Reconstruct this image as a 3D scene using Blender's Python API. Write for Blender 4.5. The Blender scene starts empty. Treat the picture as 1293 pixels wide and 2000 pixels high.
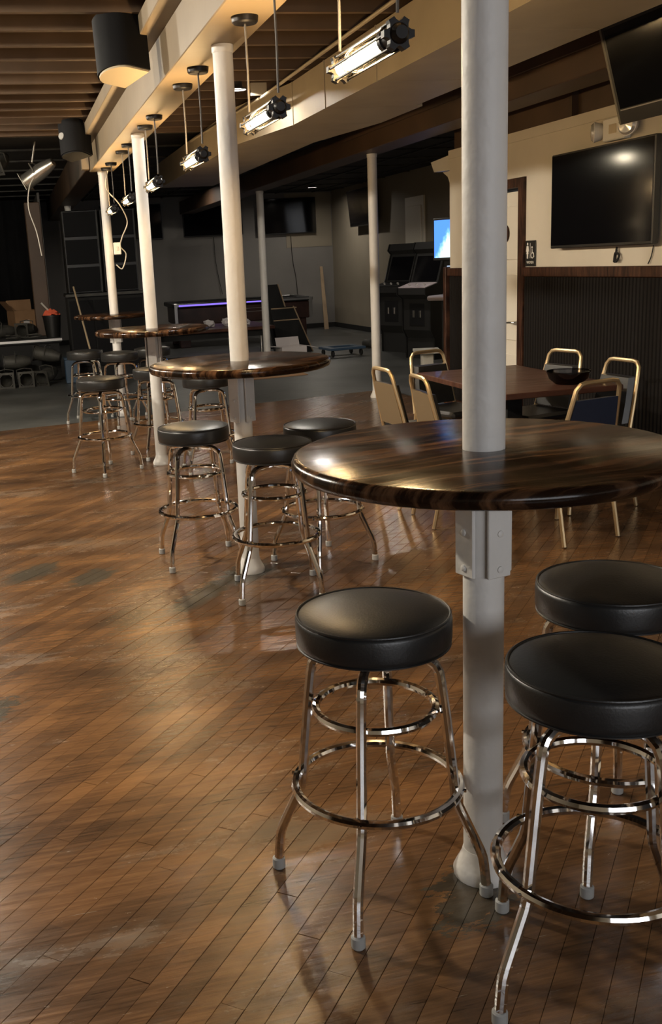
import bpy, math, random
from mathutils import Vector, Matrix
random.seed(7)
PI = math.pi
scene = bpy.context.scene
COL = scene.collection

# ---------------------------------------------------------------- camera
F = Vector((0.2095, 0.9481, -0.2410)); R = Vector((0.9722, -0.2283, -0.0522))
F.normalize(); R = (R - F * R.dot(F)).normalized(); U = R.cross(F)
cam = bpy.data.cameras.new('camera'); cam_o = bpy.data.objects.new('camera', cam); COL.objects.link(cam_o)
cam_o.matrix_world = Matrix(((R.x, U.x, -F.x, 0), (R.y, U.y, -F.y, 0), (R.z, U.z, -F.z, 1.534), (0, 0, 0, 1)))
cam.sensor_fit = 'HORIZONTAL'; cam.sensor_width = 36.0
cam.lens = 1980.4 / 1293 * 36.0; cam.shift_x = (646.5 - 496.05) / 1293
cam.clip_start = 0.05; cam.clip_end = 100
scene.camera = cam_o

# ---------------------------------------------------------------- light and exposure
w = bpy.data.worlds.new('world'); scene.world = w; w.use_nodes = True
w.node_tree.nodes['Background'].inputs[0].default_value = (0.55, 0.62, 0.75, 1)
w.node_tree.nodes['Background'].inputs[1].default_value = 0.25
def area(name, loc, rot, sx, sy, power, col):
    l = bpy.data.lights.new(name, 'AREA'); l.shape = 'RECTANGLE'; l.size = sx; l.size_y = sy
    l.energy = power; l.color = col
    o = bpy.data.objects.new(name, l); COL.objects.link(o); o.location = loc; o.rotation_euler = rot
    return o
# soft frontal fill added behind the camera, set in an unseen window
area('window_daylight', (1.6, -3.3, 1.75), (math.radians(90), 0, 0), 3.4, 1.5, 92, (0.96, 0.97, 1.0))
PENDANT = 290.0      # emission of pendant bulbs
CAN = 3000.0         # emission of the ceiling can lights
scene.view_settings.view_transform = 'Standard'; scene.view_settings.look = 'None'
scene.view_settings.exposure = 0.0; scene.view_settings.gamma = 1.0
scene.view_settings.use_curve_mapping = False

# ---------------------------------------------------------------- materials
def new_mat(name):
    m = bpy.data.materials.new(name); m.use_nodes = True
    return m, m.node_tree, m.node_tree.nodes['Principled BSDF']
def C4(c): return (c[0], c[1], c[2], 1)
def plain(name, col, rough=.5, metal=0, noise=0, nscale=8, bump=0, coat=0, spec=.5, bscale=None):
    m, t, b = new_mat(name)
    b.inputs['Base Color'].default_value = C4(col); b.inputs['Roughness'].default_value = rough
    b.inputs['Metallic'].default_value = metal; b.inputs['Coat Weight'].default_value = coat
    b.inputs['Specular IOR Level'].default_value = spec
    if noise or bump:
        g = t.nodes.new('ShaderNodeTexCoord'); n = t.nodes.new('ShaderNodeTexNoise')
        n.inputs['Scale'].default_value = nscale; n.inputs['Detail'].default_value = 5
        t.links.new(g.outputs['Object'], n.inputs['Vector'])
        if noise:
            r = t.nodes.new('ShaderNodeValToRGB')
            r.color_ramp.elements[0].position = .3; r.color_ramp.elements[1].position = .7
            r.color_ramp.elements[0].color = C4([c * (1 - noise) for c in col])
            r.color_ramp.elements[1].color = C4([min(1, c * (1 + noise)) for c in col])
            t.links.new(n.outputs['Fac'], r.inputs['Fac']); t.links.new(r.outputs['Color'], b.inputs['Base Color'])
        if bump:
            n2 = t.nodes.new('ShaderNodeTexNoise'); n2.inputs['Scale'].default_value = bscale or nscale
            t.links.new(g.outputs['Object'], n2.inputs['Vector'])
            bp = t.nodes.new('ShaderNodeBump'); bp.inputs['Strength'].default_value = bump; bp.inputs['Distance'].default_value = .01
            t.links.new(n2.outputs['Fac'], bp.inputs['Height']); t.links.new(bp.outputs['Normal'], b.inputs['Normal'])
    return m
def emit(name, col, s):
    m = bpy.data.materials.new(name); m.use_nodes = True; t = m.node_tree; t.nodes.clear()
    o = t.nodes.new('ShaderNodeOutputMaterial'); e = t.nodes.new('ShaderNodeEmission')
    e.inputs[0].default_value = C4(col); e.inputs[1].default_value = s; t.links.new(e.outputs[0], o.inputs[0])
    return m
def thin_glass(name, tint, gloss=.15):
    m = bpy.data.materials.new(name); m.use_nodes = True; t = m.node_tree; t.nodes.clear()
    o = t.nodes.new('ShaderNodeOutputMaterial'); a = t.nodes.new('ShaderNodeBsdfTransparent'); b = t.nodes.new('ShaderNodeBsdfGlossy')
    a.inputs[0].default_value = C4(tint); b.inputs['Roughness'].default_value = .03
    f = t.nodes.new('ShaderNodeFresnel'); f.inputs[0].default_value = 1.45
    mx = t.nodes.new('ShaderNodeMixShader'); t.links.new(f.outputs[0], mx.inputs[0])
    t.links.new(a.outputs[0], mx.inputs[1]); t.links.new(b.outputs[0], mx.inputs[2]); t.links.new(mx.outputs[0], o.inputs[0])
    return m
def M(t, op, a, b=None, c=None):
    n = t.nodes.new('ShaderNodeMath'); n.operation = op
    for i, v in enumerate((a, b, c)):
        if v is None: continue
        if isinstance(v, (int, float)): n.inputs[i].default_value = v
        else: t.links.new(v, n.inputs[i])
    return n.outputs[0]
def ramp(t, fac, stops):
    r = t.nodes.new('ShaderNodeValToRGB'); e = r.color_ramp.elements
    while len(e) < len(stops): e.new(0.5)
    for el, (p, c) in zip(e, stops): el.position = p; el.color = C4(c)
    t.links.new(fac, r.inputs['Fac']); return r.outputs['Color']
def mixc(t, fac, a, b, mode='MIX'):
    n = t.nodes.new('ShaderNodeMix'); n.data_type = 'RGBA'; n.blend_type = mode
    if isinstance(fac, (int, float)): n.inputs[0].default_value = fac
    else: t.links.new(fac, n.inputs[0])
    for i, v in ((6, a), (7, b)):
        if isinstance(v, tuple): n.inputs[i].default_value = C4(v)
        else: t.links.new(v, n.inputs[i])
    return n.outputs[2]
def noise(t, vec, scale, detail=4, rough=.55):
    n = t.nodes.new('ShaderNodeTexNoise'); n.inputs['Scale'].default_value = scale; n.inputs['Detail'].default_value = detail
    n.inputs['Roughness'].default_value = rough; t.links.new(vec, n.inputs['Vector']); return n.outputs['Fac']
def mapping(t, vec, rz=0, scale=(1, 1, 1), loc=(0, 0, 0)):
    n = t.nodes.new('ShaderNodeMapping'); n.inputs['Rotation'].default_value = (0, 0, rz); n.inputs['Scale'].default_value = scale
    n.inputs['Location'].default_value = loc; t.links.new(vec, n.inputs['Vector']); return n.outputs[0]

PLANK_W = 0.057; PLANK_A = math.radians(50)
def floor_material():
    m, t, b = new_mat('worn_varnished_oak')
    g = t.nodes.new('ShaderNodeNewGeometry'); pos = g.outputs['Position']
    rot = mapping(t, pos, -PLANK_A)                       # x along the strips, y across
    sp = t.nodes.new('ShaderNodeSeparateXYZ'); t.links.new(rot, sp.inputs[0])
    row = M(t, 'FLOOR', M(t, 'DIVIDE', sp.outputs['Y'], PLANK_W))
    wn = t.nodes.new('ShaderNodeTexWhiteNoise'); wn.noise_dimensions = '1D'; t.links.new(row, wn.inputs['W'])
    seg = M(t, 'FLOOR', M(t, 'ADD', M(t, 'DIVIDE', sp.outputs['X'], 1.15), M(t, 'MULTIPLY', wn.outputs['Value'], 7)))
    wn2 = t.nodes.new('ShaderNodeTexWhiteNoise'); wn2.noise_dimensions = '2D'
    cb = t.nodes.new('ShaderNodeCombineXYZ'); t.links.new(row, cb.inputs[0]); t.links.new(seg, cb.inputs[1]); t.links.new(cb.outputs[0], wn2.inputs['Vector'])
    grain = noise(t, mapping(t, pos, -PLANK_A, (4, 75, 1)), 1, 7, .72)
    big = noise(t, pos, .55, 3); mid = noise(t, mapping(t, pos, -PLANK_A, (1.1, 3.2, 1)), 1.3, 5, .6)
    f = M(t, 'ADD', M(t, 'MULTIPLY', wn2.outputs['Value'], .09), M(t, 'ADD', M(t, 'MULTIPLY', grain, .42), M(t, 'ADD', M(t, 'MULTIPLY', big, .42), M(t, 'MULTIPLY', mid, .60))))
    col = ramp(t, M(t, 'MULTIPLY', f, .72), [(.30, (.010, .006, .0035)), (.44, (.040, .021, .011)), (.56, (.110, .056, .025)), (.70, (.235, .118, .046)), (.85, (.33, .19, .09))])
    # dull grey traffic wear and scuffed pale flecks
    wear = noise(t, mapping(t, pos, -PLANK_A, (.9, 2.4, 1), (3, 1, 0)), 1.5, 7, .7)
    wm = ramp(t, wear, [(.54, (0, 0, 0)), (.68, (1, 1, 1))])
    wmv = t.nodes.new('ShaderNodeRGBToBW'); t.links.new(wm, wmv.inputs[0])
    col = mixc(t, M(t, 'MULTIPLY', wmv.outputs[0], .45), col, (.11, .09, .065))
    fl = noise(t, mapping(t, pos, -PLANK_A, (9, 26, 1)), 1.6, 6, .75)
    flm = t.nodes.new('ShaderNodeRGBToBW'); t.links.new(ramp(t, fl, [(.66, (0, 0, 0)), (.72, (1, 1, 1))]), flm.inputs[0])
    col = mixc(t, M(t, 'MULTIPLY', flm.outputs[0], .40), col, (.30, .26, .19))
    sc2 = noise(t, mapping(t, pos, -PLANK_A + .25, (5, 90, 1)), 1.3, 3, .6)
    scm = t.nodes.new('ShaderNodeRGBToBW'); t.links.new(ramp(t, sc2, [(.70, (0, 0, 0)), (.735, (1, 1, 1))]), scm.inputs[0])
    col = mixc(t, M(t, 'MULTIPLY', scm.outputs[0], .45), col, (.36, .32, .25))
    # rotten, blackened patches around the feet of the posts
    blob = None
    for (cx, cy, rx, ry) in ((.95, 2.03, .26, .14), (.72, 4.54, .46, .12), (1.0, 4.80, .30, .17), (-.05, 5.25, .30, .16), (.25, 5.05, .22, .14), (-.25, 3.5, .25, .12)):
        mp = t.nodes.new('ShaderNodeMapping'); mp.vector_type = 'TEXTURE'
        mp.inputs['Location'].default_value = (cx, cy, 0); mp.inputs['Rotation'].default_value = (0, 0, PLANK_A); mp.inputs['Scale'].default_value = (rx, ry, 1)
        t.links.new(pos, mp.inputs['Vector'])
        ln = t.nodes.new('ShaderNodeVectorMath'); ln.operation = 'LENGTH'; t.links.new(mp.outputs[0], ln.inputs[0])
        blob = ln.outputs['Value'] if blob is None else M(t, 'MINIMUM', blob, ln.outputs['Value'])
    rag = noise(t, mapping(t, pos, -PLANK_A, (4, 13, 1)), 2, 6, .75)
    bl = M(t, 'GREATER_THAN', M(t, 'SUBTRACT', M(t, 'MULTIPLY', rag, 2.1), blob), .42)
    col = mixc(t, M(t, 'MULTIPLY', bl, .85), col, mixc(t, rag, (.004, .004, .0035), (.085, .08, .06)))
    t.links.new(col, b.inputs['Base Color'])
    ro = M(t, 'ADD', .13, M(t, 'ADD', M(t, 'MULTIPLY', wmv.outputs[0], .16), M(t, 'ADD', M(t, 'MULTIPLY', flm.outputs[0], .2), M(t, 'MULTIPLY', grain, .16))))
    t.links.new(ro, b.inputs['Roughness']); b.inputs['Specular IOR Level'].default_value = .62
    bp = t.nodes.new('ShaderNodeBump'); bp.inputs['Strength'].default_value = .5; bp.inputs['Distance'].default_value = .004
    cup = noise(t, mapping(t, pos, -PLANK_A, (1.6, 20, 1)), 1.4, 3, .5)
    t.links.new(M(t, 'ADD', M(t, 'MULTIPLY', grain, .25), M(t, 'ADD', cup, M(t, 'MULTIPLY', fl, .35))), bp.inputs['Height']); t.links.new(bp.outputs['Normal'], b.inputs['Normal'])
    return m
def dark_wood(name, c0, c1, c2, rough=.2, coat=.4, sx=1.4, sy=34, dist=.8):
    m, t, b = new_mat(name)
    tc = t.nodes.new('ShaderNodeTexCoord'); v = tc.outputs['Object']
    bend = noise(t, mapping(t, v, 0, (1.2, 2.5, 1)), 1.5, 2)
    cb = t.nodes.new('ShaderNodeVectorMath'); cb.operation = 'ADD'
    sc = t.nodes.new('ShaderNodeCombineXYZ'); t.links.new(M(t, 'MULTIPLY', bend, dist * .12), sc.inputs[1])
    t.links.new(v, cb.inputs[0]); t.links.new(sc.outputs[0], cb.inputs[1])
    gr = noise(t, mapping(t, cb.outputs[0], 0, (sx, sy, 6)), 1, 7, .62)
    t.links.new(ramp(t, gr, [(.38, c0), (.50, c1), (.64, c2)]), b.inputs['Base Color'])
    ro = noise(t, mapping(t, v, 0, (2, 6, 1)), 2.2, 5, .7)
    t.links.new(M(t, 'ADD', rough - .12, M(t, 'MULTIPLY', ro, .30)), b.inputs['Roughness'])
    b.inputs['Specular IOR Level'].default_value = .22; b.inputs['Coat Weight'].default_value = coat; b.inputs['Coat Roughness'].default_value = .08
    bp = t.nodes.new('ShaderNodeBump'); bp.inputs['Strength'].default_value = .25; bp.inputs['Distance'].default_value = .003
    t.links.new(gr, bp.inputs['Height']); t.links.new(bp.outputs['Normal'], b.inputs['Normal'])
    return m
def beadboard_mat():
    return plain('black_brown_beadboard', (.009, .0075, .007), .75, spec=.15)
def screen_mat():
    m = bpy.data.materials.new('blue_lit_screen'); m.use_nodes = True; t = m.node_tree; t.nodes.clear()
    o = t.nodes.new('ShaderNodeOutputMaterial'); e = t.nodes.new('ShaderNodeEmission')
    tc = t.nodes.new('ShaderNodeTexCoord'); sp = t.nodes.new('ShaderNodeSeparateXYZ'); t.links.new(tc.outputs['Object'], sp.inputs[0])
    n = noise(t, mapping(t, tc.outputs['Object'], 0, (9, 1, 5)), 2.2, 5, .6)
    # a pale plume, wide at the foot and narrow above, on plain blue
    wd = M(t, 'MULTIPLY', M(t, 'SUBTRACT', .17, sp.outputs['Z']), .55)
    inn = M(t, 'SUBTRACT', wd, M(t, 'ABSOLUTE', M(t, 'ADD', sp.outputs['X'], .17)))
    k = M(t, 'ADD', M(t, 'MULTIPLY', inn, 9), M(t, 'MULTIPLY', M(t, 'SUBTRACT', n, .5), 1.6))
    c = ramp(t, k, [(.0, (.09, .28, .95)), (.35, (.20, .50, 1.0)), (.8, (.75, .95, 1.0))])
    t.links.new(c, e.inputs[0]); e.inputs[1].default_value = 1.6; t.links.new(e.outputs[0], o.inputs[0]); return m

MAT = dict(
    floor=floor_material(), gap=plain('dark_joint', (.018, .011, .007), .9),
    concrete=plain('dark_grey_worn_floor', (.062, .064, .062), .42, noise=.45, nscale=1.3, bump=.2, bscale=14),
    table=dark_wood('ebony_stained_oak', (.005, .003, .0018), (.016, .0075, .004), (.11, .055, .027), .16, .0, 1.3, 27, 1.4),
    tabler=dark_wood('reddish_laminate', (.050, .020, .013), (.075, .032, .021), (.095, .043, .029), .34, .1),
    chrome=plain('chrome', (.86, .85, .84), .07, 1), steel=plain('dull_steel', (.5, .5, .49), .3, 1),
    vinyl=plain('black_vinyl', (.016, .016, .016), .36, bump=.05, bscale=170, spec=.5),
    tanvinyl=plain('tan_vinyl_back', (.16, .115, .065), .5),
    rubber=plain('grey_rubber', (.33, .33, .32), .7), black=plain('black_plastic', (.010, .010, .010), .4),
    blackm=plain('matt_black', (.008, .008, .008), .85), cloth=plain('black_cloth', (.006, .006, .007), .95, noise=.4, nscale=3),
    post=plain('white_post_paint', (.66, .64, .61), .5, noise=.06, nscale=5, bump=.35, bscale=26),
    beam=plain('tan_beam_paint', (.225, .172, .11), .5, noise=.10, nscale=2.5, bump=.1, bscale=9),
    duct=plain('cream_duct_paint', (.27, .23, .17), .45, noise=.10, nscale=3),
    joist=plain('brown_stained_joist', (.080, .048, .026), .7, noise=.35, nscale=2.2),
    deck=plain('brown_ceiling_boards', (.040, .025, .015), .8, noise=.3, nscale=3),
    dbeam=plain('dark_brown_beam_paint', (.062, .034, .018), .55, noise=.25, nscale=2),
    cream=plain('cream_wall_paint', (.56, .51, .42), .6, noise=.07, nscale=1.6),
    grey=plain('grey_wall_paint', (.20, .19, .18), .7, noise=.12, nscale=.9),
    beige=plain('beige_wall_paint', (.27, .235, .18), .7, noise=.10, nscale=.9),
    blackwall=plain('black_painted_wall', (.012, .012, .013), .8), backceil=plain('black_ceiling_tile', (.014, .013, .013), .8, noise=.4, nscale=3),
    trimw=dark_wood('dark_walnut_trim', (.018, .008, .005), (.045, .019, .011), (.075, .033, .019), .4, .1),
    bead=beadboard_mat(), door=plain('white_door_paint', (.68, .64, .56), .45), gold=plain('brass_gold_tube', (.62, .47, .27), .36, .85),
    navy=plain('navy_vinyl_back', (.016, .024, .050), .5), tvb=plain('tv_bezel', (.012, .012, .012), .35), tvs=plain('tv_glass', (.004, .004, .005), .09, spec=.55),
    tvgrey=plain('worn_grey_bezel', (.16, .15, .125), .5),  # even grey, lighter than the other bezels
    white=plain('white_plastic', (.72, .70, .64), .45), lens=plain('lamp_reflector_lens', (.75, .74, .70), .12, .6),
    iron=plain('blackened_iron', (.018, .017, .017), .42, .6), cable=plain('grey_cable', (.11, .10, .09), .6), cablew=plain('white_cable', (.55, .52, .46), .6),
    bulb=emit('glowing_bulb', (1.0, .83, .60), PENDANT), bulb2=emit('bright_bulb', (1.0, .85, .62), PENDANT * 1.9), can=emit('can_light_face', (1.0, .93, .82), CAN), dome=emit('lamp_dome', (1.0, .90, .74), CAN * .66), can_dim=emit('dim_can_light_face', (1.0, .90, .78), CAN * .24),
    glass=thin_glass('clear_glass', (.97, .95, .92)), amber=thin_glass('amber_glass', (1.0, .80, .52)), smoke=thin_glass('smoked_glass', (.55, .55, .58)), pane=thin_glass('window_pane', (.95, .97, 1)),
    card=plain('brown_cardboard', (.30, .17, .085), .85, noise=.1, nscale=5), cardw=plain('white_card', (.62, .58, .58), .8), orange=plain('orange_cloth', (.75, .13, .06), .8),
    blue=plain('blue_plastic', (.035, .065, .11), .5), green=plain('lime_packaging', (.38, .50, .05), .5), paper=plain('crumpled_paper', (.62, .59, .60), .9),
    stick=plain('pale_broom_wood', (.48, .36, .22), .6), poolw=plain('pool_table_wood', (.055, .022, .016), .4, noise=.3, nscale=6), felt=plain('dark_felt', (.012, .014, .03), .95),
    led=emit('violet_led', (.22, .14, 1.0), 1.6), screen=screen_mat(), screen2=emit('pale_lit_screen', (.50, .62, .80), .8),
    lav=plain('pale_lilac_panel', (.42, .37, .40), .5), alu=plain('aluminium', (.45, .44, .43), .35, .9), gear=plain('dusty_black_metal', (.05, .048, .042), .6, .3, noise=.4, nscale=9),
    silver=plain('polished_can', (.55, .52, .46), .25, .9), carpet=plain('black_stage_carpet', (.014, .014, .015), .9), ply=plain('bare_plywood', (.33, .24, .15), .7, noise=.15, nscale=5),
    speak=plain('speaker_grille', (.007, .007, .008), .8, spec=.2), creamp=plain('cream_plastic', (.50, .43, .31), .5),
)

# ---------------------------------------------------------------- mesh helpers
class MB:
    def __init__(s): s.v = []; s.f = []; s.x = Matrix()
    def add(s, vs, fs):
        o = len(s.v); s.v += [tuple(s.x @ Vector(v)) for v in vs]; s.f += [tuple(i + o for i in f) for f in fs]; return s
    def box(s, x0, x1, y0, y1, z0, z1, b=0):
        if b:
            b = min(b, (x1 - x0) * .45, (y1 - y0) * .45, (z1 - z0) * .45)
            vs = []
            for z, i in ((z0, b), (z0 + b, 0), (z1 - b, 0), (z1, b)):
                vs += [(x0 + i + (b if i == 0 else 0), y0 + i, z), (x1 - i - (b if i == 0 else 0), y0 + i, z), (x1 - i, y0 + i + (b if i == 0 else 0), z), (x1 - i, y1 - i - (b if i == 0 else 0), z),
                       (x1 - i - (b if i == 0 else 0), y1 - i, z), (x0 + i + (b if i == 0 else 0), y1 - i, z), (x0 + i, y1 - i - (b if i == 0 else 0), z), (x0 + i, y0 + i + (b if i == 0 else 0), z)]
            fs = [tuple(range(7, -1, -1)), tuple(range(24, 32))]
            for l in range(3):
                for k in range(8): fs.append((l * 8 + k, l * 8 + (k + 1) % 8, l * 8 + 8 + (k + 1) % 8, l * 8 + 8 + k))
            return s.add(vs, fs)
        return s.add([(x0, y0, z0), (x1, y0, z0), (x1, y1, z0), (x0, y1, z0), (x0, y0, z1), (x1, y0, z1), (x1, y1, z1), (x0, y1, z1)],
                     [(3, 2, 1, 0), (4, 5, 6, 7), (0, 1, 5, 4), (1, 2, 6, 5), (2, 3, 7, 6), (3, 0, 4, 7)])
    def tube(s, pts, r, n=8, closed=False, caps=True):
        P = [Vector(p) for p in pts]; m = len(P); rs = r if isinstance(r, (list, tuple)) else [r] * m
        T = []
        for i in range(m):
            a = P[(i - 1) % m] if (closed or i > 0) else P[i]; c = P[(i + 1) % m] if (closed or i < m - 1) else P[i]
            T.append((c - a).normalized())
        up = Vector((0, 0, 1)) if abs(T[0].z) < .9 else Vector((1, 0, 0))
        A = (up - T[0] * up.dot(T[0])).normalized(); vs = []
        for i in range(m):
            A = A - T[i] * A.dot(T[i]); A = A.normalized() if A.length > 1e-6 else T[i].orthogonal().normalized()
            B = T[i].cross(A)
            for k in range(n):
                q = 2 * PI * k / n; vs.append(P[i] + (A * math.cos(q) + B * math.sin(q)) * rs[i])
        fs = []
        for i in range(m if closed else m - 1):
            j = (i + 1) % m
            for k in range(n): fs.append((i * n + k, i * n + (k + 1) % n, j * n + (k + 1) % n, j * n + k))
        if caps and not closed: fs += [tuple(range(n - 1, -1, -1)), tuple(range((m - 1) * n, m * n))]
        return s.add(vs, fs)
    def lathe(s, prof, n=32, c=(0, 0, 0), axis='z', closed=False, cap=True):
        vs = []; fs = []; m = len(prof)
        for r, h in prof:
            for k in range(n):
                q = 2 * PI * k / n; a, b = r * math.cos(q), r * math.sin(q)
                vs.append({'z': (c[0] + a, c[1] + b, c[2] + h), 'y': (c[0] + b, c[1] + h, c[2] + a), 'x': (c[0] + h, c[1] + a, c[2] + b)}[axis])
        for i in range(m if closed else m - 1):
            j = (i + 1) % m
            for k in range(n): fs.append((i * n + k, i * n + (k + 1) % n, j * n + (k + 1) % n, j * n + k))
        if cap and not closed:
            if prof[0][0] > 1e-6: fs.append(tuple(range(n - 1, -1, -1)))
            if prof[-1][0] > 1e-6: fs.append(tuple(range((m - 1) * n, m * n)))
        return s.add(vs, fs)
    def prism(s, poly, a0, a1, plane='xz'):
        n = len(poly); mk = {'xz': lambda p, a: (p[0], a, p[1]), 'yz': lambda p, a: (a, p[0], p[1]), 'xy': lambda p, a: (p[0], p[1], a)}[plane]
        vs = [mk(p, a0) for p in poly] + [mk(p, a1) for p in poly]
        return s.add(vs, [tuple(range(n - 1, -1, -1)), tuple(range(n, 2 * n))] + [(k, (k + 1) % n, n + (k + 1) % n, n + k) for k in range(n)])
    def torus(s, R0, r, c=(0, 0, 0), n=48, k=8):
        return s.tube([(c[0] + R0 * math.cos(2 * PI * i / n), c[1] + R0 * math.sin(2 * PI * i / n), c[2]) for i in range(n)], r, k, closed=True)
    def build(s, name, mat, parent=None, smooth=True, ang=35):
        me = bpy.data.meshes.new(name); me.from_pydata(s.v, [], s.f); me.update()
        if smooth:
            me.shade_smooth(); me.set_sharp_from_angle(angle=math.radians(ang))
        me.materials.append(MAT[mat] if isinstance(mat, str) else mat)
        o = bpy.data.objects.new(name, me); COL.objects.link(o); o.parent = parent
        return o
def tag(o, label, cat=None, group=None, kind=None):
    o['label'] = label
    if cat: o['category'] = cat
    if group: o['group'] = group
    if kind: o['kind'] = kind
    return o
def thing(name, label, cat, loc=(0, 0, 0), rz=0, group=None):
    o = bpy.data.objects.new(name, None); COL.objects.link(o); o.location = loc; o.rotation_euler = (0, 0, rz); o.empty_display_size = .1
    return tag(o, label, cat, group)
def dup(root, loc, rz, label, group=None):
    def cp(o, par):
        c = o.copy(); COL.objects.link(c); c.parent = par
        for ch in o.children: cp(ch, c)
        return c
    r = cp(root, None); r.location = loc; r.rotation_euler = (0, 0, rz); r['label'] = label
    if group: r['group'] = group
    return r
def struct(o, label=None):
    o['kind'] = 'structure'
    if label: o['label'] = label
    return o
def bez(pts, n=6):       # Catmull-Rom smoothing of a path
    P = [Vector(p) for p in pts]; P = [P[0]] + P + [P[-1]]; out = []
    for i in range(1, len(P) - 2):
        for k in range(n):
            u = k / n; a, b, c, d = P[i - 1:i + 3]
            out.append(.5 * ((2 * b) + (c - a) * u + (2 * a - 5 * b + 4 * c - d) * u * u + (3 * b - a - 3 * c + d) * u ** 3))
    out.append(P[-2]); return out

# ---------------------------------------------------------------- floor
XL, XR, XFR, YF, YB, ZD = -6.0, 4.15, 6.95, -3.5, 22.0, 3.05
def edge_y(x): return 10.46 + .16 * x
fl = struct(MB().box(XL, XR + .15, YF, 11.3, -.08, -.012).build('floor', 'gap'), 'worn varnished oak strip floor laid on the diagonal')
def clip(poly, n, d):
    out = []
    for i, p in enumerate(poly):
        q = poly[(i + 1) % len(poly)]; a = n[0] * p[0] + n[1] * p[1] - d; b = n[0] * q[0] + n[1] * q[1] - d
        if a <= 0: out.append(p)
        if (a < 0 < b) or (b < 0 < a):
            u = a / (a - b); out.append((p[0] + (q[0] - p[0]) * u, p[1] + (q[1] - p[1]) * u))
    return out
ca, sa = math.cos(PLANK_A), math.sin(PLANK_A)
strips = []
for row in range(-170, 190):
    rr = random.Random(row * 13 + 5); u = -9 + rr.random() * 1.2
    while u < 13:
        L = rr.choice((.8, 1.0, 1.2, 1.5)); v0 = row * PLANK_W
        g_ = .0003
        quad = [(u + g_, v0 + g_), (u + L - g_, v0 + g_), (u + L - g_, v0 + PLANK_W - g_), (u + g_, v0 + PLANK_W - g_)]
        poly = [(x * ca - y * sa, x * sa + y * ca) for x, y in quad]; full = poly
        for n_, d_ in (((-1, 0), -XL), ((1, 0), XR - .035), ((0, -1), -YF), ((-.16, 1), 10.46)):
            poly = clip(poly, n_, d_)
            if len(poly) < 3: break
        if len(poly) >= 3: strips.append((poly, len(poly) == 4 and poly == full, u, v0, L))
        u += L
def view_size(poly):
    cx = sum(p[0] for p in poly) / len(poly); cy = sum(p[1] for p in poly) / len(poly)
    d = Vector((cx, cy, -1.534)); z = d.dot(F)
    if z < .3: return 0
    px = 496 + 1980 * d.dot(R) / z; py = 1000 - 1980 * d.dot(U) / z
    return 1 / z if -60 < px < 1350 and 500 < py < 2060 else 0
strips.sort(key=lambda s_: -view_size(s_[0]))
def plank_geo(poly, mb, h=0.0):
    n = len(poly); cx = sum(p[0] for p in poly) / n; cy = sum(p[1] for p in poly) / n
    top = []
    for p in poly:
        dx, dy = cx - p[0], cy - p[1]
        uu = dx * ca + dy * sa; vv = -dx * sa + dy * ca
        iu = math.copysign(min(.0007, abs(uu) * .3), uu); iv = math.copysign(min(.0007, abs(vv) * .3), vv)
        top.append((p[0] + iu * ca - iv * sa, p[1] + iu * sa + iv * ca))
    mb.add([(p[0], p[1], -.012) for p in poly] + [(p[0], p[1], h - .001) for p in poly] + [(p[0], p[1], h) for p in top],
           [tuple(range(2 * n, 3 * n))] + [(k, (k + 1) % n, n + (k + 1) % n, n + k) for k in range(n)] + [(n + k, n + (k + 1) % n, 2 * n + (k + 1) % n, 2 * n + k) for k in range(n)])
shared = {}
for i, (poly, whole, u, v0, L) in enumerate(strips[:300]):
    if whole:
        if L not in shared:
            mb = MB(); loc = [(0, 0), (L - .0006, 0), (L - .0006, PLANK_W - .0006), (0, PLANK_W - .0006)]
            plank_geo([(x * ca - y * sa, x * sa + y * ca) for x, y in loc], mb)
            o = mb.build('plank', 'floor', fl, smooth=False); shared[L] = o
        else:
            o = shared[L].copy(); COL.objects.link(o); o.parent = fl
        o.location = (poly[0][0], poly[0][1], random.uniform(-.0006, .0004))
    else:
        mb = MB(); plank_geo(poly, mb); mb.build('plank', 'floor', fl, smooth=False)
mb = MB()
for poly, *_ in strips[300:]: plank_geo(poly, mb, random.uniform(-.0006, .0004))
mb.build('plank_field', 'floor', fl, smooth=False)['kind'] = 'stuff'
fb = struct(MB().add([(XL, edge_y(XL), 0), (XR, edge_y(XR), 0), (XFR, edge_y(XR), 0), (XFR, YB, 0), (XL, YB, 0), (XL, edge_y(XL), -.08), (XR, edge_y(XR), -.08), (XFR, edge_y(XR), -.08), (XFR, YB, -.08), (XL, YB, -.08)],
     [(0, 1, 2, 3, 4), (9, 8, 7, 6, 5), (0, 5, 6, 1), (1, 6, 7, 2), (2, 7, 8, 3), (3, 8, 9, 4), (4, 9, 5, 0)]).build('floor_back', 'concrete', smooth=False), 'dark grey worn floor beyond the oak boards')
MB().box(4.15, XFR, 9.55, 11.3, -.08, -.001).build('slab_extension', 'concrete', fb, smooth=False)

# ---------------------------------------------------------------- ceiling
ce = struct(MB().box(XL, XFR, YF, YB, ZD, ZD + .1).build('ceiling', 'deck'), 'open ceiling of brown boards on stained joists')
jm = MB().box(XL, XFR - .02, -.021, .021, 0, .245)
j0 = None
for k in range(36):
    y = YF + .26 + k * .405
    if y > 10.75: break
    if j0 is None: o = j0 = jm.build('joist', 'joist', ce, smooth=False)
    else: o = j0.copy(); COL.objects.link(o); o.parent = ce
    o.location = (0, y, 2.80)
bc = MB().box(XL, XFR, 10.95, YB, 2.90, 2.98).build('dropped_ceiling', 'backceil', ce, smooth=False)
tb = None
for k in range(9):
    y = 11.3 + k * 1.22
    if tb is None: o = tb = MB().box(XL, XFR - .02, -.012, .012, 0, .02).build('ceiling_tee', 'gear', bc, smooth=False)
    else: o = tb.copy(); COL.objects.link(o); o.parent = bc
    o.location = (0, y, 2.88)
tb = None
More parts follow.
